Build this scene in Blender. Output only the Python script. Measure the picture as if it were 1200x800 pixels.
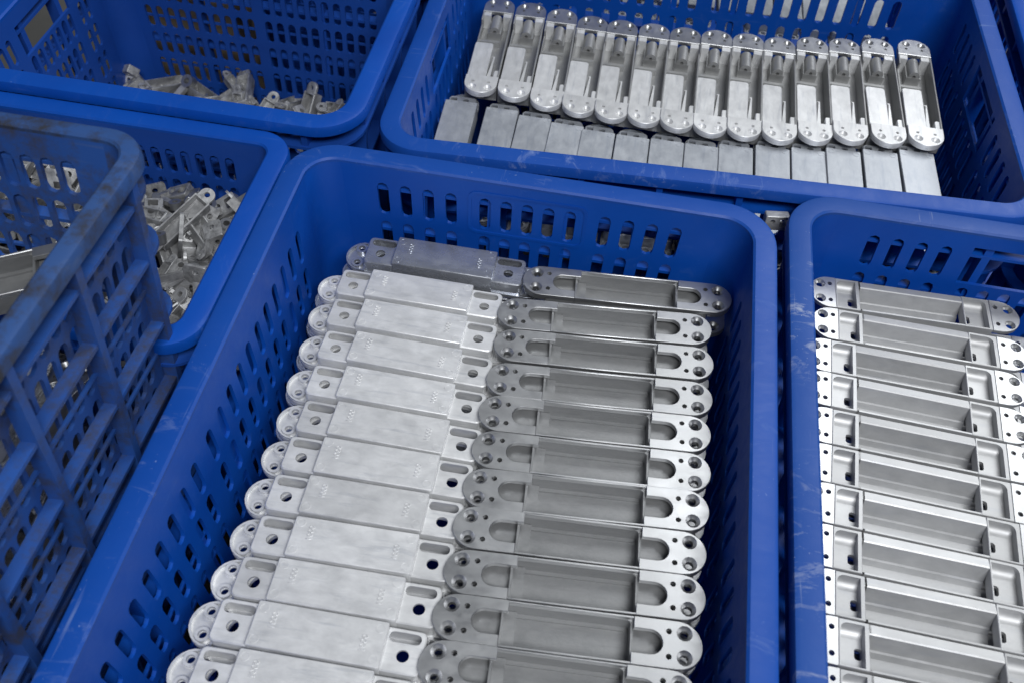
import bpy, bmesh, math, random
from mathutils import Vector, Matrix, Euler
from mathutils.geometry import tessellate_polygon
R = math.radians
random.seed(7)
for o in list(bpy.data.objects): bpy.data.objects.remove(o)
S = bpy.context.scene
COL = S.collection

# ------------------------------------------------------------------ camera
cam_d = bpy.data.cameras.new('camera')
cam = bpy.data.objects.new('camera', cam_d); COL.objects.link(cam)
cx_ = Vector((0.98424563, 0.17118498, 0.04422949))
cd_ = Vector((0.16140285, -0.76780674, -0.62001768))
cf_ = Vector((-0.07217801, 0.61738846, -0.78334017))
m = Matrix((cx_, -cd_, -cf_)).transposed().to_4x4()
m.translation = (0.27394544, -0.61368158, 0.85167446)
cam.matrix_world = m
cam_d.sensor_width = 36.0; cam_d.lens = 33.0
cam_d.clip_start = 0.01; cam_d.clip_end = 100
cam_d.dof.use_dof = True; cam_d.dof.focus_distance = 0.80; cam_d.dof.aperture_fstop = 9.0
S.camera = cam

# ------------------------------------------------------------------ light
W = bpy.data.worlds.new('World'); S.world = W; W.use_nodes = True
W.node_tree.nodes['Background'].inputs[0].default_value = (0.62, 0.70, 0.85, 1)
W.node_tree.nodes['Background'].inputs[1].default_value = 0.11

def area(name, loc, target, sx, sy, power, color=(1, 1, 1)):
    d = bpy.data.lights.new(name, 'AREA'); d.shape = 'RECTANGLE'; d.size = sx; d.size_y = sy
    d.energy = power; d.color = color
    o = bpy.data.objects.new(name, d); COL.objects.link(o)
    o.location = loc
    o.rotation_euler = (Vector(target) - Vector(loc)).to_track_quat('-Z', 'Y').to_euler()
    return o
area('ceiling_lamp', (1.5, 1.6, 2.45), (0.85, 0.75, 0.25), 1.2, 2.4, 49, (0.96, 0.985, 1.0))
area('ceiling_lamp', (0.9, -1.5, 2.4), (0.25, 0.0, 0.25), 1.4, 0.5, 54, (0.97, 0.985, 1.0))

S.view_settings.view_transform = 'Standard'
S.view_settings.look = 'None'
S.view_settings.exposure = 0.0
S.view_settings.gamma = 1.0
S.render.engine = 'CYCLES'

# ------------------------------------------------------------------ materials
def new_mat(name):
    mt = bpy.data.materials.new(name); mt.use_nodes = True
    nt = mt.node_tree
    return mt, nt, nt.nodes['Principled BSDF']

def noise(nt, scale, detail=4, rough=0.55, coord='Object', stretch=None, dist=0.0):
    tc = nt.nodes.new('ShaderNodeTexCoord')
    n = nt.nodes.new('ShaderNodeTexNoise'); n.inputs['Scale'].default_value = scale
    n.inputs['Detail'].default_value = detail; n.inputs['Roughness'].default_value = rough
    n.inputs['Distortion'].default_value = dist
    oi = nt.nodes.new('ShaderNodeObjectInfo')
    ad = nt.nodes.new('ShaderNodeVectorMath'); ad.operation = 'ADD'
    ml = nt.nodes.new('ShaderNodeVectorMath'); ml.operation = 'SCALE'
    ml.inputs[0].default_value = (7.3, 3.1, 5.7)
    nt.links.new(oi.outputs['Random'], ml.inputs['Scale'])
    src = tc.outputs[coord]
    if stretch:
        mp = nt.nodes.new('ShaderNodeMapping'); mp.inputs['Scale'].default_value = stretch
        nt.links.new(src, mp.inputs['Vector']); src = mp.outputs['Vector']
    nt.links.new(src, ad.inputs[0]); nt.links.new(ml.outputs[0], ad.inputs[1])
    nt.links.new(ad.outputs[0], n.inputs['Vector'])
    return n

def ramp(nt, src, stops):
    r = nt.nodes.new('ShaderNodeValToRGB')
    el = r.color_ramp.elements
    while len(el) < len(stops): el.new(0.5)
    for e, (p, c) in zip(el, stops):
        e.position = p; e.color = (c, c, c, 1) if not isinstance(c, tuple) else (*c, 1)
    nt.links.new(src, r.inputs[0]); return r

def mix(nt, fac, a, b):
    x = nt.nodes.new('ShaderNodeMix'); x.data_type = 'RGBA'
    if hasattr(fac, 'links') or hasattr(fac, 'is_linked'): nt.links.new(fac, x.inputs[0])
    else: x.inputs[0].default_value = fac
    for i, v in ((6, a), (7, b)):
        if isinstance(v, tuple): x.inputs[i].default_value = (*v, 1)
        else: nt.links.new(v, x.inputs[i])
    return x.outputs[2]

def bump(nt, bsdf, src, strength, dist=0.001):
    b = nt.nodes.new('ShaderNodeBump'); b.inputs['Strength'].default_value = strength
    b.inputs['Distance'].default_value = dist
    nt.links.new(src, b.inputs['Height']); nt.links.new(b.outputs[0], bsdf.inputs['Normal'])

def plastic(name, base, deep, scuff, scuff_amt, dirt=None, rough=0.42, spec=0.27):
    mt, nt, b = new_mat(name)
    n1 = noise(nt, 9, 5)
    c = mix(nt, ramp(nt, n1.outputs[0], [(0.35, 0.0), (0.7, 1.0)]).outputs[0], base, deep)
    n2 = noise(nt, 55, 7, 0.7, stretch=(1, 0.35, 1), dist=1.2)
    n2b = noise(nt, 6, 2)
    mm = nt.nodes.new('ShaderNodeMath'); mm.operation = 'MULTIPLY'
    nt.links.new(ramp(nt, n2.outputs[0], [(0.56, 0.0), (0.74, 1.0)]).outputs[0], mm.inputs[0])
    nt.links.new(ramp(nt, n2b.outputs[0], [(0.45, 0.0), (0.68, scuff_amt)]).outputs[0], mm.inputs[1])
    c = mix(nt, mm.outputs[0], c, scuff)
    # fine scratches and pale nicks
    n5 = noise(nt, 240, 3, 0.6, stretch=(0.05, 1.0, 0.4))
    n6 = noise(nt, 420, 2, 0.5)
    n7 = noise(nt, 12, 3)
    mk = ramp(nt, n7.outputs[0], [(0.42, 0.0), (0.62, 1.0)])
    for nn, lo_, hi_ in ((n5, 0.66, 0.80), (n6, 0.72, 0.78)):
        m2 = nt.nodes.new('ShaderNodeMath'); m2.operation = 'MULTIPLY'
        nt.links.new(ramp(nt, nn.outputs[0], [(lo_, 0.0), (hi_, 0.25 + scuff_amt * 0.5)]).outputs[0], m2.inputs[0]); nt.links.new(mk.outputs[0], m2.inputs[1])
        c = mix(nt, m2.outputs[0], c, scuff)
    if dirt:
        n3 = noise(nt, 30, 9, 0.75)
        c = mix(nt, ramp(nt, n3.outputs[0], [(0.46, 0.05), (0.64, dirt[1])]).outputs[0], c, dirt[0])
    nt.links.new(c, b.inputs['Base Color'])
    rr = ramp(nt, n2.outputs[0], [(0.3, rough - 0.06), (0.75, rough + 0.14)])
    nt.links.new(rr.outputs[0], b.inputs['Roughness'])
    b.inputs['Specular IOR Level'].default_value = spec
    n4 = noise(nt, 260, 3)
    bump(nt, b, n4.outputs[0], 0.12, 0.0006)
    return mt

BLUE, DEEP = (0.003, 0.074, 0.42), (0.003, 0.060, 0.36)
M_wall = plastic('blue_plastic', BLUE, DEEP, (0.10, 0.20, 0.52), 0.25)
M_rim = plastic('scuffed_blue_plastic', (0.008, 0.072, 0.37), (0.006, 0.062, 0.335), (0.30, 0.40, 0.64), 0.5, rough=0.44, spec=0.30)
M_rimw = plastic('worn_blue_plastic', (0.020, 0.082, 0.34), (0.012, 0.066, 0.31), (0.58, 0.63, 0.70), 1.0, rough=0.46, spec=0.28)
M_dirty = plastic('dirty_blue_plastic', (0.022, 0.092, 0.36), (0.018, 0.070, 0.28), (0.12, 0.16, 0.25), 0.5, ((0.050, 0.047, 0.042), 0.80), 0.5)
M_dirtyrim = plastic('stained_blue_plastic', (0.028, 0.085, 0.27), (0.034, 0.078, 0.21), (0.17, 0.20, 0.25), 0.6, ((0.034, 0.032, 0.028), 1.0), 0.5)
M_dark = plastic('deep_blue_plastic', (0.011, 0.068, 0.36), (0.009, 0.052, 0.28), (0.05, 0.12, 0.36), 0.2)

def cast_metal(name, lo, hi, metallic=0.75, rough=0.40, stain=(0.30, 0.33, 0.40), amt=0.45, bmp=0.16):
    mt, nt, b = new_mat(name)
    n1 = noise(nt, 85, 8, 0.68, stretch=(0.6, 1.0, 1.0), dist=0.3)
    n2 = noise(nt, 150, 6, 0.65, stretch=(0.16, 1.3, 1))
    oi = nt.nodes.new('ShaderNodeObjectInfo')
    c = mix(nt, ramp(nt, n1.outputs[0], [(0.3, 0.0), (0.7, 1.0)]).outputs[0], lo, hi)
    c = mix(nt, ramp(nt, n2.outputs[0], [(0.54, 0.0), (0.76, amt)]).outputs[0], c, stain)
    hs = nt.nodes.new('ShaderNodeHueSaturation')
    mr = nt.nodes.new('ShaderNodeMapRange'); mr.inputs[3].default_value = 0.86; mr.inputs[4].default_value = 1.05
    nt.links.new(oi.outputs['Random'], mr.inputs[0]); nt.links.new(mr.outputs[0], hs.inputs['Value'])
    nt.links.new(c, hs.inputs['Color']); nt.links.new(hs.outputs[0], b.inputs['Base Color'])
    b.inputs['Metallic'].default_value = metallic
    nt.links.new(ramp(nt, n1.outputs[0], [(0.3, rough - 0.07), (0.7, rough + 0.08)]).outputs[0], b.inputs['Roughness'])
    n3 = noise(nt, 420, 4, 0.6)
    bump(nt, b, n3.outputs[0], bmp, 0.0005)
    return mt
M_cast = cast_metal('cast_zinc', (0.68, 0.685, 0.692), (0.86, 0.863, 0.867), 0.40, 0.40, (0.36, 0.39, 0.45), 0.5, 0.1)
M_face = cast_metal('machined_zinc', (0.44, 0.445, 0.455), (0.53, 0.535, 0.54), 0.86, 0.35, amt=0.2, bmp=0.025)
M_inner = cast_metal('shade_darkened_zinc', (0.23, 0.235, 0.24), (0.32, 0.323, 0.327), 0.45, 0.40, (0.16, 0.16, 0.165), 0.45, 0.16)  # shade inside the open troughs put into a darker base colour
M_shiny = cast_metal('shiny_reflection_tinted_zinc', (0.46, 0.48, 0.53), (0.58, 0.60, 0.64), 0.72, 0.27, amt=0.35, bmp=0.05)
M_ledge = cast_metal('satin_zinc', (0.43, 0.433, 0.437), (0.54, 0.542, 0.544), 0.36, 0.42, amt=0.3, bmp=0.1)
M_blank = cast_metal('bluish_zinc', (0.40, 0.425, 0.47), (0.54, 0.565, 0.60), 0.45, 0.42, (0.28, 0.32, 0.40), 0.55, 0.12)
M_grey = cast_metal('grey_die_cast_zinc', (0.34, 0.342, 0.342), (0.42, 0.422, 0.42), 0.5, 0.40, amt=0.25, bmp=0.1)
M_scrap = cast_metal('dull_zinc', (0.24, 0.24, 0.245), (0.70, 0.705, 0.71), 0.5, 0.42, (0.12, 0.12, 0.125), 0.8)

mt, nt, b = new_mat('concrete'); n = noise(nt, 5, 6)
nt.links.new(ramp(nt, n.outputs[0], [(0.3, (0.06, 0.06, 0.058)), (0.7, (0.11, 0.108, 0.10))]).outputs[0], b.inputs['Base Color'])
b.inputs['Roughness'].default_value = 0.8; M_floor = mt
mt, nt, b = new_mat('cardboard'); n = noise(nt, 40, 4, stretch=(1, 1, 0.1))
nt.links.new(ramp(nt, n.outputs[0], [(0.3, (0.36, 0.27, 0.16)), (0.7, (0.46, 0.36, 0.22))]).outputs[0], b.inputs['Base Color'])
b.inputs['Roughness'].default_value = 0.85; M_card = mt

# ------------------------------------------------------------------ mesh helpers
class MB:
    def __init__(s): s.v = []; s.f = []
    def add(s, verts, faces, M=None):
        k = len(s.v)
        s.v += [tuple(M @ Vector(p)) if M else tuple(p) for p in verts]
        s.f += [tuple(i + k for i in f) for f in faces]
    def box(s, x0, x1, y0, y1, z0, z1, M=None):
        s.add([(x0, y0, z0), (x1, y0, z0), (x1, y1, z0), (x0, y1, z0), (x0, y0, z1), (x1, y0, z1), (x1, y1, z1), (x0, y1, z1)],
              [(3, 2, 1, 0), (4, 5, 6, 7), (0, 1, 5, 4), (1, 2, 6, 5), (2, 3, 7, 6), (3, 0, 4, 7)], M)
    def plate(s, outer, z0, z1, holes=(), M=None, c=0.0):
        """outer CCW loop; holes: CCW loop (straight) or (cx, cy, [(r, z), ...]) profile from top to bottom; c = top edge chamfer"""
        V, F = [], []
        top, bot = [], []
        def loop(pts, z):
            k = len(V); V.extend((x, y, z) for x, y in pts); return list(range(k, k + len(pts)))
        if c:
            ins = offset(outer, c)
            o_t = loop(ins, z1); o_m = loop(outer, z1 - c); o_b = loop(outer, z0)
            chain = [o_b, o_m, o_t]
        else:
            o_t = loop(outer, z1); o_b = loop(outer, z0); chain = [o_b, o_t]
        n = len(outer)
        for a, b_ in zip(chain, chain[1:]):
            for i in range(n): F.append((a[i], a[(i + 1) % n], b_[(i + 1) % n], b_[i]))
        top.append(o_t); bot.append(o_b)
        for h in holes:
            if isinstance(h, tuple) and len(h) == 3 and isinstance(h[2], list):
                rings = [loop(circ(h[0], h[1], r_, 14), z) for r_, z in h[2]]
            else:
                rings = [loop(h, z1), loop(h, z0)]
            k = len(rings[0])
            for a, b_ in zip(rings, rings[1:]):
                for i in range(k): F.append((a[i], a[(i + 1) % k], b_[(i + 1) % k], b_[i]))
            top.append(rings[0]); bot.append(rings[-1])
        for loops, up in ((top, 1), (bot, 0)):
            flat = [i for l in loops for i in l]
            tris = tessellate_polygon([[Vector((V[i][0], V[i][1], 0)) for i in l] for l in loops])
            for t in tris:
                t = [flat[i] for i in t]
                a, b_, c_ = (V[i] for i in t)
                ar = (b_[0] - a[0]) * (c_[1] - a[1]) - (b_[1] - a[1]) * (c_[0] - a[0])
                if abs(ar) < 1e-13: continue
                if (ar > 0) != bool(up): t = t[::-1]
                F.append(tuple(t))
        s.add(V, F, M)
    def tube(s, cx, cy, r0, r1, z0, z1, n=14, M=None):
        s.plate(circ(cx, cy, r1, n), z0, z1, [circ(cx, cy, r0, n)], M)
    def mesh(s, name, smooth=35):
        me = bpy.data.meshes.new(name); me.from_pydata(s.v, [], s.f); me.update()
        bm = bmesh.new(); bm.from_mesh(me)
        bmesh.ops.recalc_face_normals(bm, faces=bm.faces) if False else None
        bm.to_mesh(me); bm.free()
        if smooth:
            for p in me.polygons: p.use_smooth = True
            me.set_sharp_from_angle(angle=R(smooth))
        return me
    def build(s, name, mat, parent=None, smooth=35):
        me = s.mesh(name, smooth); me.materials.append(mat)
        return link(name, me, parent)

def link(name, me, parent=None):
    o = bpy.data.objects.new(name, me); COL.objects.link(o)
    if parent: o.parent = parent
    return o
def circ(cx, cy, r, n=14): return [(cx + r * math.cos(2 * math.pi * i / n), cy + r * math.sin(2 * math.pi * i / n)) for i in range(n)]
def rrect(x0, x1, y0, y1, r, n=4, which=(1, 1, 1, 1)):
    pts = []
    for (cx, cy, a0, w) in ((x1 - r, y1 - r, 0, which[0]), (x0 + r, y1 - r, 90, which[1]), (x0 + r, y0 + r, 180, which[2]), (x1 - r, y0 + r, 270, which[3])):
        if w:
            for i in range(n + 1):
                a = R(a0 + 90 * i / n); pts.append((cx + r * math.cos(a), cy + r * math.sin(a)))
        else:
            sx = 1 if cx > (x0 + x1) / 2 else -1; sy = 1 if cy > (y0 + y1) / 2 else -1
            pts.append((cx + r * sx, cy + r * sy))
    return pts
def offset(pts, d):
    n = len(pts); out = []
    for i in range(n):
        p0, p1, p2 = (Vector(pts[(i + k) % n]) for k in (-1, 0, 1))
        e1, e2 = (p1 - p0), (p2 - p1)
        if e1.length < 1e-9: e1 = e2
        if e2.length < 1e-9: e2 = e1
        n1 = Vector((-e1.y, e1.x)).normalized(); n2 = Vector((-e2.y, e2.x)).normalized()
        b_ = n1 + n2
        b_ = b_ / max(0.35, b_.dot(n1)) if b_.length > 1e-6 else n1
        q = p1 + b_ * d * (1 if b_.dot(n1) else 1)
        out.append((q.x, q.y))
    return out

def empty(name, loc=(0, 0, 0), rot=(0, 0, 0)):
    o = bpy.data.objects.new(name, None); COL.objects.link(o); o.empty_display_size = 0.02
    o.location = loc; o.rotation_euler = rot
    return o
def tag(o, label, cat, group=None):
    o['label'] = label; o['category'] = cat
    if group: o['group'] = group
def kids(o): return [c for c in bpy.data.objects if c.parent == o]
PROTO_KIDS = {}
def copy_thing(proto, loc, rot, label, cat, group=None):
    r = proto.copy(); COL.objects.link(r); r.location = loc; r.rotation_euler = rot
    tag(r, label, cat, group)
    for ch, gs in PROTO_KIDS[proto.name]:
        c = ch.copy(); COL.objects.link(c); c.parent = r
        for g in gs:
            d = g.copy(); COL.objects.link(d); d.parent = c
    return r
def register(proto): PROTO_KIDS[proto.name] = [(c, kids(c)) for c in kids(proto)]
USED = set()
def place(proto, loc, rot, label, cat, group=None):
    """the first time the prototype itself is put in place, then copies of it"""
    if proto.name not in USED:
        USED.add(proto.name)
        proto.location = loc; proto.rotation_euler = rot; tag(proto, label, cat, group); return proto
    return copy_thing(proto, loc, rot, label, cat, group)

# ------------------------------------------------------------------ setting
fl = MB(); fl.box(-6, 6, -6, 6, -0.05, 0); f_o = fl.build('floor', M_floor, None, 0); f_o['kind'] = 'structure'

# ------------------------------------------------------------------ crates
RIMW, TH = 0.020, 0.003
LEAN = 0.040           # inward lean per metre of depth
RO = 0.045             # outer corner radius

def ring_path(L, Wd, off, n=8):
    """rounded rectangle inset by off from the outer outline, CCW, centred"""
    return rrect(-L / 2 + off, L / 2 - off, -Wd / 2 + off, Wd / 2 - off, max(RO - off, 0.004), n)
def sweep(mb, L, Wd, prof, closed=True, n=8):
    """prof: list of (offset inward, z)"""
    loops = [[(x, y, z) for x, y in ring_path(L, Wd, o, n)] for o, z in prof]
    k = len(loops[0]); V = [p for l in loops for p in l]; F = []
    m_ = len(loops)
    for a in range(m_ if closed else m_ - 1):
        b_ = (a + 1) % m_
        for i in range(k):
            j = (i + 1) % k
            F.append((a * k + i, a * k + j, b_ * k + j, b_ * k + i))
    mb.add(V, F)

def slot_panel(ub, vb, slots, th):
    """grid panel in (u, v) with rounded slots; returns verts (u, v, w) and faces. slots: {(i, j): (u0,u1,v0,v1,r)}"""
    V, F = [], []
    def ring(pts, w):
        k = len(V); V.extend((u, v, w) for u, v in pts); return list(range(k, k + len(pts)))
    for i in range(len(ub) - 1):
        for j in range(len(vb) - 1):
            U0, U1, V0, V1 = ub[i], ub[i + 1], vb[j], vb[j + 1]
            s = slots.get((i, j))
            if not s:
                a = ring([(U0, V0), (U1, V0), (U1, V1), (U0, V1)], 0); F.append((a[0], a[1], a[2], a[3]))
                c = ring([(U0, V0), (U1, V0), (U1, V1), (U0, V1)], th); F.append((c[3], c[2], c[1], c[0]))
                continue
            u0, u1, v0, v1, r = s
            hole, out = [], []
            for (cu, cv, a0, su, sv) in ((u1 - r, v1 - r, 0, 1, 1), (u0 + r, v1 - r, 90, -1, 1), (u0 + r, v0 + r, 180, -1, -1), (u1 - r, v0 + r, 270, 1, -1)):
                UU = U1 if su > 0 else U0; VV = V1 if sv > 0 else V0
                for q in range(3):
                    a = R(a0 + 45 * q); p = (cu + r * math.cos(a), cv + r * math.sin(a)); hole.append(p)
                    horizontal = abs(math.cos(a)) > 0.9
                    vertical = abs(math.sin(a)) > 0.9
                    out.append((UU, p[1]) if horizontal else ((p[0], VV) if vertical else (UU, VV)))
            ha, oa = ring(hole, 0), ring(out, 0); hb, ob = ring(hole, th), ring(out, th)
            n = len(hole)
            for q in range(n):
                z = (q + 1) % n
                F.append((oa[q], oa[z], ha[z], ha[q])); F.append((ob[z], ob[q], hb[q], hb[z])); F.append((ha[q], ha[z], hb[z], hb[q]))
    return V, F

def wall_mesh(name, U, H, depth_top, rows, groups, handle=False, mat=None, half_dim=0.0, sw=0.011):
    """a leaning slotted wall of straight length U; local: u = x, inward normal = -y, v = z (0..H). y=0 is the inner face at the top"""
    # columns
    cols = []
    for (a, b_, n) in groups:
        p = (b_ - a) / n
        for i in range(n): cols.append((a + p * i, a + p * (i + 1)))
    ub = sorted(set([-U / 2, U / 2] + [round(c[0], 5) for c in cols] + [round(c[1], 5) for c in cols]))
    vb = [0.0]; rw = []
    for (z0, z1) in sorted(rows):
        vb += [z0 - 0.003, z1 + 0.003]; rw.append((z0, z1))
    vb.append(H); vb = sorted(set(round(v, 5) for v in vb))
    slots = {}
    for a, b_ in cols:
        i = ub.index(round(a, 5)); w = b_ - a
        for (z0, z1) in rw:
            j = vb.index(round(z0 - 0.003, 5))
            if handle and abs((a + b_) / 2) < 0.05 and z1 == max(r_[1] for r_ in rw): continue
            c = (a + b_) / 2; hw = min(sw, w * 0.74) / 2
            slots[(i, j)] = (c - hw, c + hw, z0, z1, hw * 0.98)
    V, F = slot_panel(ub, vb, slots, TH)
    if handle:   # cut a hand hole: drop faces of the middle top row and line the opening
        zt = max(r_[1] for r_ in rw); zb = [r_[0] for r_ in rw if r_[1] == zt][0] - 0.003; zt += 0.003
        F = [f for f in F if not (all(abs(V[i][0]) < 0.0500 for i in f) and all(zb - 1e-4 <= V[i][1] <= zt + 1e-4 for i in f))]
        k = len(V); hw = max((abs(u) for u in ub if abs(u) < 0.0500), default=0.045)
        V += [(-hw, zb, 0), (hw, zb, 0), (hw, zt, 0), (-hw, zt, 0), (-hw, zb, TH), (hw, zb, TH), (hw, zt, TH), (-hw, zt, TH)]
        F += [(k, k + 1, k + 5, k + 4), (k + 1, k + 2, k + 6, k + 5), (k + 2, k + 3, k + 7, k + 6), (k + 3, k, k + 4, k + 7)]
    P = []
    for u, v, w in V:
        d = LEAN * (H - v)
        P.append((u * (U / 2 - d) / (U / 2), w - d, v))
    mb = MB(); mb.add(P, F)
    # outer edge of the panel
    me = mb.mesh(name, 40); me.materials.append(mat)
    return me

CRATE_CACHE = {}
def crate(L, Wd, H, mats, kind, handle_short=(True, True), fancy_mid=False, rib=0.0, pw=0.0035, slot_w=0.0088):
    """crate centred in x,y with its base on z = 0. mats = (rim, wall)"""
    mr, mw = mats
    root = empty('plastic_crate')
    inn = RIMW
    Hw = H - 0.004
    # rim
    rb = MB()
    sweep(rb, L, Wd, [(inn, H - 0.006), (inn, H - 0.0015), (inn - 0.0018, H), (0.004, H), (0.0012, H - 0.0012), (0, H - 0.004), (0, H - 0.011), (0.0025, H - 0.011), (0.0028, H - 0.005), (inn - TH, H - 0.005)], True, 10)
    rb.build('rim', mr, root)
    if kind == 'coarse':
        rows = [(H - 0.056 - 0.044 * k, H - 0.020 - 0.044 * k) for k in range(int((H - 0.03) / 0.044))]; pitch = 0.0205; sw = 0.0102
    else:
        rows = [(H - 0.0500 - 0.0345 * k, H - 0.0220 - 0.0345 * k) for k in range(int((H - 0.03) / 0.0345))]; pitch = 0.0142; sw = slot_w
    rows = [r_ for r_ in rows if r_[0] > 0.012]
    def groups(U, mid):
        e = U / 2 - 0.012
        if mid:
            n = max(2, int((e - 0.058) / pitch)); k = 5 if kind == 'coarse' else 7
            return [(-0.058 - n * pitch, -0.058, n), (-0.047, 0.047, k), (0.058, 0.058 + n * pitch, n)]
        n = int(e / pitch)
        return [(-n * pitch - 0.004, -0.004, n), (0.004, 0.004 + n * pitch, n)]
    UL, US = L - 2 * RO, Wd - 2 * RO
    # walls: two long ones, two short ones
    for side in (-1, 1):
        rl = [(a - 0.014, b_ - 0.014) for a, b_ in rows if a > 0.028] if kind == 'coarse' else rows
        me = wall_mesh('long_wall', UL, Hw, 0, rl, groups(UL, False), False, mw, 0, 0.0098 if kind == 'coarse' else sw)
        o = link('long_wall', me, root); o.location = (0, side * (Wd / 2 - inn), 0)
        o.rotation_euler = (0, 0, 0 if side > 0 else math.pi)
        hs = handle_short[0 if side < 0 else 1]
        me = wall_mesh('end_wall', US, Hw, 0, rows, groups(US, True), hs, mw, 0, sw)
        o = link('end_wall', me, root); o.location = (side * (L / 2 - inn), 0, 0)
        o.rotation_euler = (0, 0, -math.pi / 2 if side > 0 else math.pi / 2)
        if fancy_mid and side > 0:      # raised frame round the middle slots, on the wall's inner face
            fr = MB(); z1 = rows[0][1] + 0.007; z0 = rows[0][0] - 0.005; t = 0.0012
            d = LEAN * (Hw - (z0 + z1) / 2)
            fr.plate(rrect(-0.0525, 0.0525, z0, z1, 0.008), 0, t, [rrect(-0.0495, 0.0495, z0 + 0.003, z1 - 0.003, 0.006)],
                     Matrix(((1, 0, 0, 0), (0, LEAN, -1, -d - LEAN * (z0 + z1) / 2 + 0.0004), (0, 1, 0, 0), (0, 0, 0, 1))))
            fo = fr.build('slot_frame', mw, o)
    # rounded corners
    for sx in (-1, 1):
        for sy in (-1, 1):
            cb = MB(); V, F = [], []
            n = 8; r_i = RO - inn; nv = 4
            a0 = {(1, 1): 0, (-1, 1): 90, (-1, -1): 180, (1, -1): 270}[(sx, sy)]
            for w in (0, TH):
                for q in range(nv + 1):
                    z = Hw * q / nv; d = LEAN * (Hw - z)
                    for i in range(n + 1):
                        a = R(a0 + 90 * i / n)
                        V.append((sx * (L / 2 - RO - d) + (r_i + w) * math.cos(a), sy * (Wd / 2 - RO - d) + (r_i + w) * math.sin(a), z))
            k = (nv + 1) * (n + 1)
            for q in range(nv):
                for i in range(n):
                    a = q * (n + 1) + i
                    F.append((a + 1, a, a + n + 1, a + n + 2)); F.append((k + a, k + a + 1, k + a + n + 2, k + a + n + 1))
            cb.add(V, F); cb.build('corner_post', mw, root)
    # base
    d = LEAN * Hw
    bb = MB(); bb.plate(rrect(-L / 2 + inn + d, L / 2 - inn - d, -Wd / 2 + inn + d, Wd / 2 - inn - d, 0.02), 0.002, 0.006)
    bb.build('base', mw, root)
    # outer ribs: rings round the whole crate
    zs = [H - 0.027, H - 0.075] + [H - 0.075 - 0.062 * k for k in range(1, 9)]
    zs = [z for z in zs if z > 0.02]
    for q, z in enumerate(zs):
        dd = LEAN * (Hw - z); o_out = dd + (0.002 if q == 0 else 0.0050 + rib)
        o_in = dd + inn - TH + 0.0004
        g = MB(); sweep(g, L, Wd, [(o_in, z), (o_out, z), (o_out, z - 0.003), (o_in, z - 0.003)], True, 6)
        g.build('rib', mw, root)
    # thin rails between the slot rows and upright posts
    for wall in ('+y', '-y', '+x', '-x'):
        U = L if wall[1] == 'y' else Wd; D = (Wd if wall[1] == 'y' else L) / 2
        ang = {'+y': 0, '-y': math.pi, '+x': -math.pi / 2, '-x': math.pi / 2}[wall]
        M = Matrix.Rotation(ang, 4, 'Z')
        npost = max(2, int(round((U - 2 * RO) / 0.072)))
        tb = MB(); zb = 0.004
        hz = H - 0.010
        def yy(z, off): return D - off - LEAN * (Hw - z)
        V = [(-pw, yy(zb, inn - TH), zb), (pw, yy(zb, inn - TH), zb), (pw - .0007, yy(zb, 0.0042 + rib), zb), (-pw + .0007, yy(zb, 0.0042 + rib), zb),
             (-pw, yy(hz, inn - TH), hz), (pw, yy(hz, inn - TH), hz), (pw - .0007, yy(hz, 0.0042 + rib), hz), (-pw + .0007, yy(hz, 0.0042 + rib), hz)]
        tb.add(V, [(3, 2, 1, 0), (4, 5, 6, 7), (0, 1, 5, 4), (1, 2, 6, 5), (2, 3, 7, 6), (3, 0, 4, 7)])
        pm = tb.mesh('post', 30); pm.materials.append(mw)
        for i in range(npost + 1):
            u = (-0.5 + i / npost) * (U - 2 * RO - 0.006) * 0.985
            o = link('post', pm, root); o.matrix_local = M @ Matrix.Translation((u, 0, 0))
        for (za, zc) in zip(zs[1:], zs[2:]):
            z = (za + zc) / 2
            tb = MB(); tb.box(-(U - 2 * RO) / 2 + 0.004, (U - 2 * RO) / 2 - 0.004, yy(z, inn - TH) - 0.0003, yy(z, inn - TH) + 0.0022, z - 0.0012, z + 0.0012)
            o = tb.build('rail', mw, root, 0); o.matrix_local = M
    return root

def put_crate(c, L, Wd, rz, x0, y0, z0, label, rot=None):
    """x0, y0 = left and front of the footprint as it stands"""
    w, d = (L, Wd) if abs(rz) < 1 else (Wd, L)
    c.location = (x0 + w / 2, y0 + d / 2, z0); c.rotation_euler = (0, 0, rz)
    tag(c, label, 'crate', 'blue plastic crates')
CL, CW, CH = 0.60, 0.42, 0.31
H90 = math.pi / 2
cA = crate(0.40, 0.30, CH, (M_wall, M_dark), 'fine', (True, True))
put_crate(cA, 0.40, 0.30, 0, -0.352, 0.014, 0, 'blue crate at top left with a low heap of scrap castings in its dark bottom')
RO = 0.032
cB = crate(0.40, 0.250, 0.302, (M_wall, M_dark), 'fine', (False, False))
RO = 0.045
put_crate(cB, 0.40, 0.250, 0, -0.4035, -0.238, 0, 'small blue crate piled with loose grey brackets, wedged behind the dirty crate')
cM = crate(CL, CW, CH, (M_rim, M_wall), 'coarse', (False, False), True)
put_crate(cM, CL, CW, H90, 0.0, -0.60, 0, 'large blue crate in the middle holding two rows of silver castings')
cR = crate(CL, CW, CH, (M_rimw, M_wall), 'coarse', (True, True))
put_crate(cR, CL, CW, H90, 0.428, -0.572, 0, 'scuffed blue crate at right holding one row of open trough castings')
cT = crate(CL, CW, CH, (M_rim, M_wall), 'coarse', (True, True))
MT = Matrix.Translation((0.0565, 0.0221, 0.2926)) @ Matrix.Rotation(R(0.74), 4, 'Z') @ Matrix.Rotation(R(-2.06), 4, 'Y') @ Matrix.Rotation(R(-1.2), 4, 'X')
cT.matrix_world = MT @ Matrix.Translation((CL / 2, CW / 2, -CH))
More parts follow.
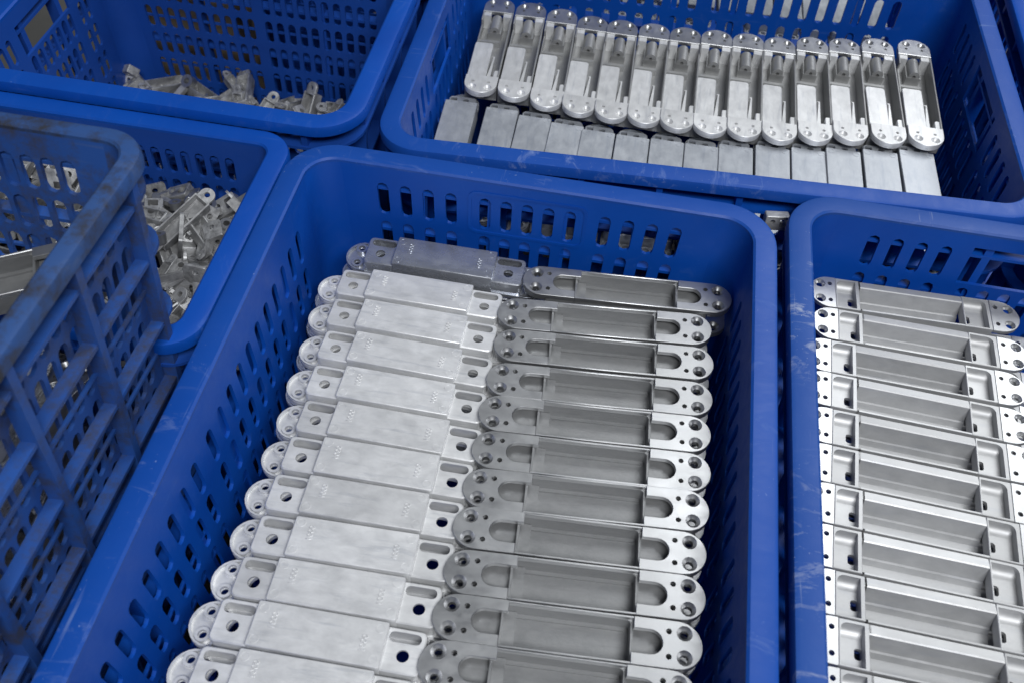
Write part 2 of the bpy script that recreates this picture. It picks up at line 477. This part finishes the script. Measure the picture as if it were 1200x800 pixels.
tag(cT, 'blue crate at top centre with slim channel castings above a row of plates', 'crate', 'blue plastic crates')
RO, LEAN, RIMW = 0.031, 0.070, 0.0135
cC = crate(CL, CW, 0.46, (M_dirtyrim, M_dirty), 'fine', (True, True), False, -0.0038, 0.0040, 0.0104)
RO, LEAN, RIMW = 0.045, 0.040, 0.020
put_crate(cC, CL, CW, H90, -0.432, -0.783, 0, 'dirt stained tall blue crate at the left edge, its ribbed outside showing')
MC = Matrix.Translation((-0.222, -0.183, 0.457)) @ Matrix.Rotation(R(-2.6), 4, 'X') @ Matrix.Translation((0, -0.30, -0.46)) @ Matrix.Rotation(H90, 4, 'Z')
cC.matrix_world = MC
cF = crate(CL, CW, CH, (M_wall, M_wall), 'coarse', (True, True))
put_crate(cF, CL, CW, H90, 0.672, 0.07, 0.0, 'blue crate cut off by the top right corner, only its left rim in view')

# ------------------------------------------------------------------ castings
def flange_outline(x0, x1, r, notch=None, lug=0.0):
    """flange from x0 to a half-round tip at x1; optional U notch cut in from x0"""
    c = x1 - r
    pts = [(x0 - lug, -r)] + [(c + r * math.cos(R(a)), r * math.sin(R(a))) for a in range(-90, 91, 12)] + [(x0, r)]
    if notch:
        d, h = notch   # depth end, half width
        pts += [(x0, h)] + [(d - h + h * math.cos(R(a)), h * math.sin(R(a))) for a in range(90, -91, -18)] + [(x0 - lug, -h)]
    return pts
CSK = lambda x, y, z1, z0, big=0.0054, small=0.0029: (x, y, [(big, z1), (big * 0.92, z1 - 0.0006), (small, z1 - 0.0026), (small, z0 - 0.0)])

def glyph_mesh(text, size, h):
    cu = bpy.data.curves.new('mark', 'FONT'); cu.body = text; cu.size = size; cu.extrude = h; cu.align_x = 'CENTER'; cu.align_y = 'CENTER'
    cu.resolution_u = 2
    o = bpy.data.objects.new('mark', cu); COL.objects.link(o)
    bpy.context.view_layer.update()
    me = bpy.data.meshes.new_from_object(o.evaluated_get(bpy.context.evaluated_depsgraph_get()))
    bpy.data.objects.remove(o); me.materials.clear(); me.materials.append(M_cast)
    return me
MARK = glyph_mesh('1000', 0.0062, 0.00035)

def trough_casting(name, bh, tab, tip, flip, marks=True, D=0.022, w=0.0163, mc=None):
    mc = mc or M_cast
    """long casting: open trough (half length bh), a cup at each end, round end flanges out to +-tip.
    Origin on the top face: the flange face, or the plate face when flip is set"""
    root = empty(name)
    Mf = Matrix.Identity(4)
    if flip: Mf = Matrix.Translation((0, 0, -D)) @ Matrix.Rotation(math.pi, 4, 'X')
    b_ = MB()
    b_.plate(rrect(-bh, bh, -w, w, 0.0012, 2), -D + 0.002, -0.0075 if flip else -0.0045, [rrect(-bh + 0.0018, bh - 0.0018, -w + 0.0016, w - 0.0016, 0.0025, 3)], Mf)
    for s_ in (-1, 1):   # the long walls stand higher than the end walls
        sw_ = MB(); ya, yb = sorted((s_ * w, s_ * (w - 0.0015)))
        sw_.plate(rrect(-bh, bh, ya, yb, 0.0005, 1), -0.0078 if flip else -0.0047, -0.0003, (), Mf, 0.0003)
        sw_.build('side_wall', mc if flip else M_face, root)
    # plate: chamfered face
    b_.plate(rrect(-bh, bh, -w, w, 0.0012, 2), 0, 0.002, (), Mf @ Matrix.Translation((0, 0, -D + 0.002)) @ Matrix.Rotation(math.pi, 4, 'X'), 0.0005)
    if flip:   # ejector marks at the plate's corners
        for sx in (-1, 1):
            for sy in (-1, 1): b_.tube(sx * (bh - 0.0048), sy * (w - 0.005), 0.0027, 0.0033, -D - 0.00022, -D + 0.0001, 14, Mf)
    else:      # a shallow step across the trough near its left end
        b_.box(-bh + 0.0018, -bh + 0.010, -w + 0.0018, w - 0.0018, -D + 0.0016, -D + 0.0075, Mf)
        b_.box(-bh + 0.0100, bh - 0.003, w - 0.0042, w - 0.0014, -D + 0.0016, -D + 0.0040, Mf)
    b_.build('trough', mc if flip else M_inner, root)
    for sx in (-1, 1):
        Mx = Mf @ (Matrix.Identity(4) if sx > 0 else Matrix.Rotation(math.pi, 4, 'Z'))
        hy = -0.0045 if sx > 0 else 0.0045   # keep the hole on the same side
        if flip: hy = -hy
        sgn = -1 if hy < 0 else 1
        t = MB(); x0, x1 = bh - 0.0004, bh + tab
        out = rrect(x0, x1, -0.0150, 0.0150, 0.0042, 5, (1, 0, 0, 1))
        fz = -D + 0.0046 if flip else -0.0125
        slotx = (x0 + 0.0015, x1 - 0.0032)
        if tab > 0.02:
            sl = rrect(slotx[0], slotx[1], -sgn * 0.0088 - 0.0036, -sgn * 0.0088 + 0.0036, 0.0034, 4)
        else:
            sl = rrect(x0 + 0.002, x1 - 0.003, -sgn * 0.0098 - 0.0036, -sgn * 0.0098 + 0.0036, 0.001, 2)
        hx = (x0 + x1) / 2 - (0.0 if tab > 0.02 else 0.0)
        # floor of the cup, then its wall
        t.plate([(x, -y) for x, y in out][::-1], 0, 0.002, [[(x, -y) for x, y in sl][::-1], circ(hx, -hy * 0.75, 0.0043 if tab > 0.02 else 0.0034)] if flip else [],
                Mx @ Matrix.Translation((0, 0, fz + 0.002)) @ Matrix.Rotation(math.pi, 4, 'X'), 0.0009)
        t.plate(out, fz + 0.002, -0.004, [rrect(x0 + 0.0002, x1 - 0.0016, -0.0134, 0.0134, 0.003, 4, (1, 0, 0, 1))], Mx)
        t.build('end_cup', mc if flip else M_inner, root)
        g = MB()
        xf = bh if tab > 0.02 else bh + 0.001
        ol = flange_outline(xf, tip, 0.0164, (xf + min(0.0195, tab * 0.75), 0.0084), 0.0045 if (sx < 0) == (not flip) else 0.0015)
        hs = []
        cxh = tip - 0.0120
        for s_ in (-1, 1):
            hs.append(CSK(cxh, s_ * 0.0083, 0, -0.004))
            hs.append((tip - 0.0225, s_ * 0.0086, [(0.0020, 0), (0.0020, -0.004)]))
        g.plate(ol, -0.004, 0, hs, Mx, 0.0003)
        # underside: bosses round the holes and a thin border
        cc = tip - 0.0164
        def half(r, xx): return [(cc + r * math.cos(R(a)), r * math.sin(R(a))) for a in range(-90, 91, 15)] + [(xx, r), (xx, -r)]
        g.plate(half(0.0163, cc - 0.004), -0.0065, -0.0039, [half(0.0148, cc - 0.0025)], Mx)
        for s_ in (-1, 1): g.tube(cxh, s_ * 0.0083, 0.0031, 0.0052, -0.0072, -0.0039, 14, Mx)
        g.tube(tip - 0.0225, 0.0086, 0.0020, 0.0032, -0.0062, -0.0039, 12, Mx)
        g.build('end_flange', mc if flip else M_face, root)
    if flip and marks:
        for sx in (-1, 1):
            o = link('embossed_mark', MARK, root)
            o.location = (sx * (bh - 0.0135), 0.0035 if sx < 0 else -0.001, 0.0001); o.rotation_euler = (0, 0, R(90))
    register(root)
    return root

def ledge_casting(name):
    """open trough with a wide ledge on its far side and a square cup at both ends"""
    root = empty(name); D = 0.020; w = 0.0165; bh = 0.0445
    b_ = MB()
    # cross-section swept along x: (y, z) outline of the trough
    prof = [(-w, 0), (-w, -D), (w, -D), (w, -0.001), (w - 0.0065, 0.0), (w - 0.0075, -0.0005), (w - 0.0125, -0.0125), (w - 0.0140, -0.0128), (w - 0.0165, -0.0172), (-w + 0.0022, -0.0172), (-w + 0.0014, 0)]
    V = [(sx * bh, y, z) for sx in (-1, 1) for y, z in prof]; k = len(prof)
    F = [(i, (i + 1) % k, k + (i + 1) % k, k + i) for i in range(k)]
    b_.add(V, F)
    b_.plate([(y, z) for y, z in prof][::-1], 0, 0.0016, (), Matrix(((0, 0, 1, -bh - 0.0002), (1, 0, 0, 0), (0, 1, 0, 0), (0, 0, 0, 1))))
    b_.build('trough', M_ledge, root)
    for sx in (-1, 1):
        c = MB(); xa, xb = (bh, bh + 0.0235) if sx > 0 else (-bh - 0.0205, -bh)
        fz = -0.0078
        hx = xa + 0.0055 if sx > 0 else xb - 0.0055
        out = [(xa, -w), (xb, -w), (xb, w), (xa, w)]
        cav = rrect(xa + 0.0012, xb - 0.0030, -w + 0.0012, w - 0.0022, 0.005, 5, (sx > 0, sx < 0, 0, 0))
        c.plate(out, fz, 0, [cav], None, 0.0004)
        c.plate([(xa + .0005, -w + .0005), (xb - .0005, -w + .0005), (xb - .0005, w - .0005), (xa + .0005, w - .0005)], fz - 0.003, fz + 0.0002, [rrect(hx - 0.0026, hx + 0.0026, -0.0075, 0.0005, 0.002, 4)])
        # curved back of the cup
        n = 6; V, F = [], []
        for i in range(n + 1):
            a = R(90 * i / n); y = w - 0.0022 - 0.009 * (1 - math.cos(a)); z = -0.0012 - 0.0130 * math.sin(a)
            z = fz + 0.0002 + 0.0066 * (1 - math.sin(a)); y = w - 0.0022 - 0.0085 * (1 - math.cos(a)) if False else w - 0.0022 - 0.0080 * math.sin(a) * (i / n)
            V += [(xa + 0.0010, y, z), (xb - 0.0028, y, z)]
        for i in range(n): F.append((2 * i, 2 * i + 2, 2 * i + 3, 2 * i + 1))
        c.add(V, F)
        c.build('end_cup', M_ledge, root)
        g = MB(); tip = 0.0925 if sx > 0 else 0.0875
        Mx = Matrix.Identity(4) if sx > 0 else Matrix.Rotation(math.pi, 4, 'Z')
        xs = bh + 0.0235 if sx > 0 else bh + 0.0205
        hs = []
        for s_ in (-1, 1):
            hs.append(CSK(tip - 0.0092, s_ * 0.0084, 0, -0.0035, 0.0045, 0.0025)); hs.append((xs + 0.0048, s_ * 0.0092, [(0.0020, 0), (0.0020, -0.0035)]))
        g.plate(flange_outline(xs + 0.0001, tip, 0.0168), -0.0035, 0, hs, Mx, 0.0003)
        g.build('end_flange', M_face, root)
    register(root); return root

def boss_casting(name):
    """slim channel with a raised pad near its front end and a tubular boss near the far end; length along x, front end at -x"""
    root = empty(name); w = 0.0177; D = 0.021
    b_ = MB(); x0, x1 = -0.076, 0.064
    b_.plate(rrect(x0, x1, -w, w, 0.001, 2), -D + 0.002, -0.0085, [rrect(x0 + 0.0135, x1 - 0.001, -w + 0.0016, w - 0.0016, 0.002, 3)], None, 0.0003)
    b_.plate(rrect(x0 + 0.004, x1, -w, -w + 0.0016, 0.0004, 1), -0.009, -0.0005, (), None, 0.0003)
    b_.plate(rrect(0.046, x1, w - 0.0016, w, 0.0004, 1), -0.009, -0.0005, (), None, 0.0003)
    b_.plate(rrect(x0, x1, -w, w, 0.001, 2), -D, -D + 0.002)
    pd = MB()
    pd.plate(rrect(x0 + 0.004, 0.004, -0.0030, w - 0.0002, 0.003, 3, (1, 0, 0, 1)), -D + 0.001, -0.0030, (), None, 0.0005)
    pd.plate(rrect(x0 + 0.004, -0.018, -0.0068, -0.0031, 0.002, 3, (0, 0, 0, 1)), -D + 0.001, -0.0058, (), None, 0.0005)
    pd.plate(rrect(x0 + 0.004, -0.048, -w + 0.0004, -0.0112, 0.002, 3, (1, 0, 0, 1)), -D + 0.001, -0.0020, (), None, 0.0005)
    pd.build('raised_pad', M_cast, root)
    b_.box(0.0195, 0.0235, -0.0075, w - 0.0015, -D + 0.001, -0.0125)
    b_.build('channel', M_grey, root)
    t = MB()
    Mb = Matrix(((0, 0, 1, 0.034), (1, 0, 0, 0.0005), (0, 1, 0, -0.0085), (0, 0, 0, 1)))
    t.plate(circ(0, 0, 0.0062, 18), 0, 0.026, [(0, 0, [(0.0019, 0.026), (0.0019, 0.0)])], Mb)
    t.box(0.0335, 0.060, -0.0072, 0.0082, -D + 0.001, -0.0095)
    t.build('boss', M_grey, root)
    l = MB(); l.box(0.056, 0.063, -w + 0.0017, -0.0068, -D + 0.001, -0.0015); l.box(0.056, 0.063, 0.0078, w - 0.0017, -D + 0.001, -0.0015)
    l.build('shelf', M_cast, root)
    for sx in (-1, 1):
        g = MB(); Mx = Matrix.Identity(4) if sx > 0 else Matrix.Rotation(math.pi, 4, 'Z')
        xs, tip = (0.0632, 0.0925) if sx > 0 else (0.0625, 0.0925)
        hs = []
        for s_ in (-1, 1):
            hs.append(CSK(tip - 0.0100, s_ * 0.0084, 0, -0.004, 0.0046, 0.0026)); hs.append((tip - 0.0190, s_ * 0.0086, [(0.0017, 0), (0.0017, -0.004)]))
        g.plate(flange_outline(xs, tip, 0.0177), -0.004, 0, hs, Mx, 0.0003)
        cc = tip - 0.0177
        g.plate([(cc + 0.0172 * math.cos(R(a)), 0.0172 * math.sin(R(a))) for a in range(-90, 91, 15)] + [(cc - 0.008, 0.0172), (cc - 0.008, -0.0172)], -0.0068, -0.0039, (), Mx)
        g.build('end_flange', M_face if sx > 0 else M_cast, root)
    register(root); return root

ORD = ['first', 'second', 'third', 'fourth', 'fifth', 'sixth', 'seventh', 'eighth', 'ninth', 'tenth', 'eleventh', 'twelfth', 'thirteenth', 'fourteenth']
plateA = trough_casting('plate_casting', 0.0446, 0.0262, 0.0905, True, w=0.0157)
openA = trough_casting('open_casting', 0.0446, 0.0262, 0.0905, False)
plateT = trough_casting('plate_casting', 0.064, 0.0135, 0.0960, True, False, 0.022, 0.0174, M_blank)
ledgeA = ledge_casting('ledge_casting')
bossA = boss_casting('boss_casting')

def wob(a): return R(random.uniform(-a, a))
Lpos = [(0.1444, -0.0579, -0.1), (0.1304, -0.0963, 0.1), (0.1322, -0.1308, -0.6), (0.1348, -0.166, -1.2), (0.1367, -0.2015, 0.0), (0.1398, -0.2360, -0.2), (0.1395, -0.2695, 0.7), (0.1391, -0.3028, 1.2), (0.1396, -0.336, 1.4), (0.1379, -0.3694, 1.1), (0.1349, -0.4020, 0.6), (0.1333, -0.4350, 0.8), (0.132, -0.469, 0.8)]
L0 = None
for i, (x, y, a) in enumerate(Lpos):
    lab = ('bluish plate casting at the far end of the left row, touching the back wall' if i == 0 else
           'plate casting in the middle crate\'s left row, %s from the bluish one at back' % ORD[i - 1] if i < 12 else
           'nearest plate casting of the middle crate\'s left row, cut off below')
    o = place(plateA, (x, y, 0.245 + (0.0035 if i == 0 else random.uniform(-0.0004, 0.0006))), (R(-2.6 if i else 2.5) + wob(0.9), wob(0.5), R(a)), lab, 'casting', 'plate castings in the left row of the middle crate')
    if i == 0: L0 = o
Rpos = [(0.3059, -0.0606, 3.7), (0.2907, -0.0977, 4.7), (0.2938, -0.1326, 4.3), (0.2943, -0.1682, 4.2), (0.2944, -0.2016, 4.0), (0.2956, -0.2355, 3.4), (0.2957, -0.2687, 3.7), (0.2953, -0.3020, 3.3), (0.2962, -0.3358, 3.5), (0.2957, -0.3695, 3.2), (0.2939, -0.4030, 2.9), (0.293, -0.437, 2.9)]
for i, (x, y, a) in enumerate(Rpos):
    lab = ('open trough casting shifted right at the far end of the middle crate\'s right row' if i == 0 else
           'open trough casting in the middle crate\'s right row, %s before the shifted one' % ORD[i - 1] if i < 11 else
           'nearest open trough casting of the middle crate\'s right row, cut off below')
    place(openA, (x, y, 0.245 + (0.003 if i == 0 else 0)), (R(0.6) + wob(0.7), R(-0.6) + wob(0.4), R(a)), lab, 'casting', 'open trough castings in the right row of the middle crate')
for c in kids(L0):   # the far one is shinier, the wall's blue reflection put into its darker colour
    c.material_slots[0].link = 'OBJECT'; c.material_slots[0].material = M_shiny
# second layer underneath, glimpsed at the ends of the rows
for i, (x, y, a) in enumerate(Lpos[:6] ):
    place(plateA, (x - 0.010, y + 0.012, 0.214), (wob(1), wob(0.6), R(a + random.uniform(-1, 1))), 'plate casting in the covered second layer under the left row of the middle crate', 'casting', 'second layer castings in the middle crate')
for i, (x, y, a) in enumerate(Rpos):
    place(openA, (x + 0.002, y + 0.004, 0.2175), (wob(1), wob(0.6), R(a + random.uniform(-1, 1))), 'open casting in the covered second layer under the right row of the middle crate', 'casting', 'second layer open castings in the middle crate')
RCpos = [(0.5508, -0.0263, 1.2), (0.5524, -0.0632, -1.0), (0.5450, -0.0996, -1.9), (0.5436, -0.1356, -2.7), (0.5433, -0.1715, -3.0), (0.5412, -0.2068, -3.2), (0.5421, -0.2416, -3.2), (0.5395, -0.2761, -2.7), (0.5396, -0.3106, -2.0), (0.5403, -0.3451, -1.7), (0.540, -0.380, -1.6), (0.539, -0.4145, -1.6)]
for i, (x, y, a) in enumerate(RCpos):
    lab = ('ledged trough casting at the back of the right crate, touching its slotted wall' if i == 0 else
           'ledged trough casting in the right crate, %s before the one touching the back wall' % ORD[i - 1] if i < 11 else
           'nearest ledged trough casting in the right crate, cut off by the photo edge')
    place(ledgeA, (x, y, 0.2475 + (0.002 if i == 0 else 0)), (R(1.5) + wob(0.8), wob(0.5), R(a)), lab, 'casting', 'ledged trough castings in the right crate')
for i, (x, y, a) in enumerate(RCpos):
    place(ledgeA, (x + 0.030, y - 0.012, 0.222), (wob(1), wob(0.6), R(a)), 'ledged casting in the covered second layer of the right crate', 'casting', 'second layer castings in the right crate')
Tpos = [(0.1189, 0.2984, 0.227, 92.3), (0.1567, 0.2947, 0.2291, 92.0), (0.194, 0.2858, 0.2312, 91.6), (0.23, 0.279, 0.2331, 91.1), (0.2648, 0.2753, 0.2351, 91.2), (0.3006, 0.2737, 0.237, 90.3), (0.3354, 0.2709, 0.2389, 89.9), (0.3701, 0.2694, 0.2409, 89.6), (0.4049, 0.2691, 0.2428, 89.4), (0.44, 0.2679, 0.2447, 89.6), (0.476, 0.2734, 0.2467, 89.7), (0.5116, 0.2782, 0.2486, 89.5), (0.5484, 0.2815, 0.2507, 90.6), (0.5867, 0.2846, 0.2528, 89.7)]
for i, (x, y, z, a) in enumerate(Tpos):
    lab = ('leftmost channel casting with a tubular boss in the crate at top centre' if i == 0 else
           'rightmost channel casting with a tubular boss in the crate at top centre' if i == 13 else
           'channel casting with tubular boss in the top crate, %s from the left end' % ORD[i])
    place(bossA, (x, y, z), (wob(0.6), wob(0.6), R(a)), lab, 'casting', 'channel castings with bosses in the top crate')
Ptop = [(0.1078, 0.2131, 0.2144), (0.153, 0.2082, 0.2169), (0.1888, 0.1991, 0.2189), (0.2236, 0.1929, 0.2208), (0.257, 0.1867, 0.2226), (0.2931, 0.184, 0.2246), (0.3287, 0.1827, 0.2266), (0.364, 0.1813, 0.2285), (0.3987, 0.1856, 0.2304), (0.4351, 0.1891, 0.2324), (0.4711, 0.1921, 0.2344), (0.5058, 0.1959, 0.2363), (0.5426, 0.1996, 0.2383), (0.5795, 0.2055, 0.2404)]
for i, (x, y, z) in enumerate(Ptop):
    lab = ('leftmost flat plate casting in the front row of the top crate' if i == 0 else
           'rightmost flat plate casting in the front row of the top crate' if i == 13 else
           'flat plate casting in the top crate\'s front row, %s from the left end' % ORD[i])
    a = [2, 1.5, 0.5, 0, 0, 0, 0, 0, 0.3, 0, 0, 0.3, 0.5, 1][i]
    place(plateT, (x, y - 0.0760, z + 0.002), (wob(0.6), wob(0.6), R(90 + a)), lab, 'casting', 'flat plate castings in the front row of the top crate')

# ------------------------------------------------------------------ loose scrap castings
def scrap_channel():
    r = empty('channel_scrap'); b_ = MB(); w, l = 0.0095, 0.032
    b_.plate(rrect(-l, l, -w, w, 0.001, 2), 0.002, 0.014, [rrect(-l + .002, l - .002, -w + .0018, w - .0018, 0.001, 2)], None, 0.0004); b_.plate(rrect(-l, l, -w, w, 0.001, 2), 0, 0.002)
    b_.build('channel', M_scrap, r)
    for sx in (-1, 1):
        t = MB(); Mx = Matrix.Identity(4) if sx > 0 else Matrix.Rotation(math.pi, 4, 'Z')
        t.plate(flange_outline(l, l + 0.014, 0.008), 0.009, 0.0125, [circ(l + 0.0062, 0, 0.003)], Mx, 0.0003); t.build('end_lug', M_scrap, r)
    register(r); return r
def scrap_arm():
    r = empty('ring_arm'); b_ = MB()
    b_.box(-0.026, 0.012, -0.0045, 0.0045, 0, 0.007); b_.box(-0.026, -0.019, -0.0045, 0.014, 0, 0.010); b_.build('arm', M_scrap, r)
    t = MB(); t.tube(0.018, 0, 0.0042, 0.0088, -0.001, 0.010, 16); t.build('ring', M_face, r)
    register(r); return r
def scrap_angle():
    r = empty('angle_bracket'); b_ = MB()
    b_.plate(rrect(-0.022, 0.022, -0.013, 0.013, 0.003), 0, 0.003, [circ(-0.013, 0, 0.0033), rrect(-0.002, 0.014, -0.004, 0.004, 0.0035)], None, 0.0004); b_.build('foot', M_scrap, r)
    t = MB(); t.plate(rrect(0, 0.024, -0.013, 0.013, 0.004, 4, (1, 0, 0, 1)), 0, 0.003, [circ(0.015, 0, 0.0035)], Matrix(((0, 0, 1, 0.0185), (0, 1, 0, 0), (1, 0, 0, 0.003), (0, 0, 0, 1))), 0.0003)
    t.build('upright', M_scrap, r)
    register(r); return r
def scrap_block():
    r = empty('latch_block'); b_ = MB()
    b_.plate(rrect(-0.015, 0.015, -0.010, 0.010, 0.002), 0, 0.013, [circ(-0.006, 0.002, 0.0035), rrect(0.003, 0.012, -0.005, 0.006, 0.001, 2)], None, 0.0006); b_.build('block', M_scrap, r)
    t = MB(); t.plate(rrect(0.013, 0.028, -0.006, 0.003, 0.0022), 0.003, 0.008, [], None, 0.0004); t.build('tongue', M_face, r)
    register(r); return r
KIND = {'channel': (scrap_channel(), 'channel shaped'), 'arm': (scrap_arm(), 'ring ended'), 'angle': (scrap_angle(), 'bent angle'), 'block': (scrap_block(), 'blocky latch')}
def heap(n, x0, x1, y0, y1, zf, where, grp, seed, big=0.8):
    rnd = random.Random(seed)
    for i in range(n):
        k = rnd.choices(['channel', 'arm', 'angle', 'block'], [5, 3, 1, 5])[0]
        x, y = rnd.uniform(x0, x1), rnd.uniform(y0, y1); z = zf(x, y) + rnd.uniform(-0.028, 0.006)
        o = place(KIND[k][0], (x, y, z), (rnd.gauss(0, 0.5), rnd.gauss(0, 0.5), rnd.uniform(0, 6.28)), '%s scrap casting loose %s' % (KIND[k][1], where), 'scrap casting', grp)
        s_ = rnd.uniform(big, big + 0.35); o.scale = (s_, s_, s_)
# the heap in the small crate: a few that stand out, then the rest
GB = 'loose castings heaped in the small crate'
def one(k, loc, rot, lab, grp, s_=1.0):
    o = place(KIND[k][0], loc, rot, lab, 'scrap casting', grp); o.scale = (s_, s_, s_)
one('channel', (-0.088, -0.075, 0.256), (R(22), R(-12), R(62)), 'pale channel casting lying uppermost on the heap in the small crate', GB, 0.85)
one('channel', (-0.063, -0.085, 0.244), (R(-15), R(10), R(-42)), 'pale channel casting sloping down beside the uppermost one, towards the middle crate', GB, 0.85)
one('angle', (-0.112, -0.090, 0.246), (R(20), R(15), R(20)), 'pale bent bracket just left of the uppermost channel in the small crate', GB, 1.2)
one('angle', (-0.060, -0.130, 0.240), (R(62), R(0), R(30)), 'large folded grey bracket in the front of the small crate\'s heap', GB, 1.3)
one('channel', (-0.072, -0.185, 0.235), (R(25), R(10), R(70)), 'narrow pale channel at the front corner of the small crate\'s heap', GB, 1.0)
heap(70, -0.36, -0.19, -0.17, -0.025, lambda x, y: 0.262, 'in the heap of the small crate', GB, 8, 0.8)
heap(230, -0.20, -0.034, -0.213, -0.025, lambda x, y: 0.230 + max(0, -x - 0.14) * 0.18 + 0.022 * math.exp(-((x + .09) ** 2 + (y + .09) ** 2) / 0.004), 'in the heap of the small crate', GB, 3, 0.58)
GA = 'loose castings heaped in the top left crate'
heap(230, -0.338, 0.004, 0.10, 0.262, lambda x, y: 0.130 + 0.013 * math.sin(x * 40) * math.cos(y * 30 + 1), 'in the low heap of the top left crate', GA, 11, 0.6)
# castings thrown into the dirty crate, glimpsed through its slots
GC = 'castings thrown into the dirty crate'
rnd = random.Random(5)
one_c = place(openA, (-0.135, -0.262, 0.372), (R(8), R(-6), R(25)), 'open casting with two round holes lying uppermost inside the dirty crate', 'casting', GC)
for i in range(84):
    x, y, z = rnd.uniform(-0.14, -0.088), rnd.uniform(-0.64, -0.335), rnd.uniform(0.18, 0.40)
    place(plateA if i % 4 else openA, (x, y, z), (rnd.uniform(-0.5, 0.5), rnd.uniform(-0.2, 0.2), rnd.uniform(-0.16, 0.16) + H90),
          ('plate casting' if i % 4 else 'open casting') + ' thrown into the dirty crate, glimpsed through its slots', 'casting', GC)
# a small piece caught in the gap between the middle and the right crate
one('block', (0.424, 0.016, 0.285), (R(80), R(0), R(8)), 'small grey casting caught in the gap between the three blue crates', 'loose castings between crates', 0.7)

# ------------------------------------------------------------------ what shows through the slots behind
cG = crate(CL, CW, 0.165, (M_wall, M_wall), 'coarse', (True, True))
put_crate(cG, CL, CW, 0, 0.085, 0.47, 0.0, 'low blue crate hidden behind the top crate, seen only through its slots')
for i in range(13):
    place(plateT, (0.135 + 0.0375 * i, 0.595, 0.168), (wob(1), wob(1), R(90) + wob(2)), 'pale casting seen through the back slots of the top crate', 'casting', 'castings seen through the slots behind')
cK = crate(0.25, 0.24, CH, (M_wall, M_dark), 'fine', (False, False))
put_crate(cK, 0.25, 0.24, 0, -0.208, 0.335, 0, 'dark blue crate standing behind the top left crate, showing through its slots')
bx = empty('cardboard_box'); bb = MB()
bb.box(-0.07, 0.07, -0.1, 0.1, 0.0, 0.20); bb.build('carton', M_card, bx, 0)
for s_ in (-1, 1):
    q = MB(); q.box(-0.07, 0.07, -0.1 if s_ < 0 else 0.0012, -0.0012 if s_ < 0 else 0.1, 0.2005, 0.204); q.build('flap', M_card, bx, 0)
bx.location = (-0.285, 0.44, 0); bx.rotation_euler = (0, 0, R(4)); tag(bx, 'tan cardboard box behind the top left crate, seen through its slots', 'box')
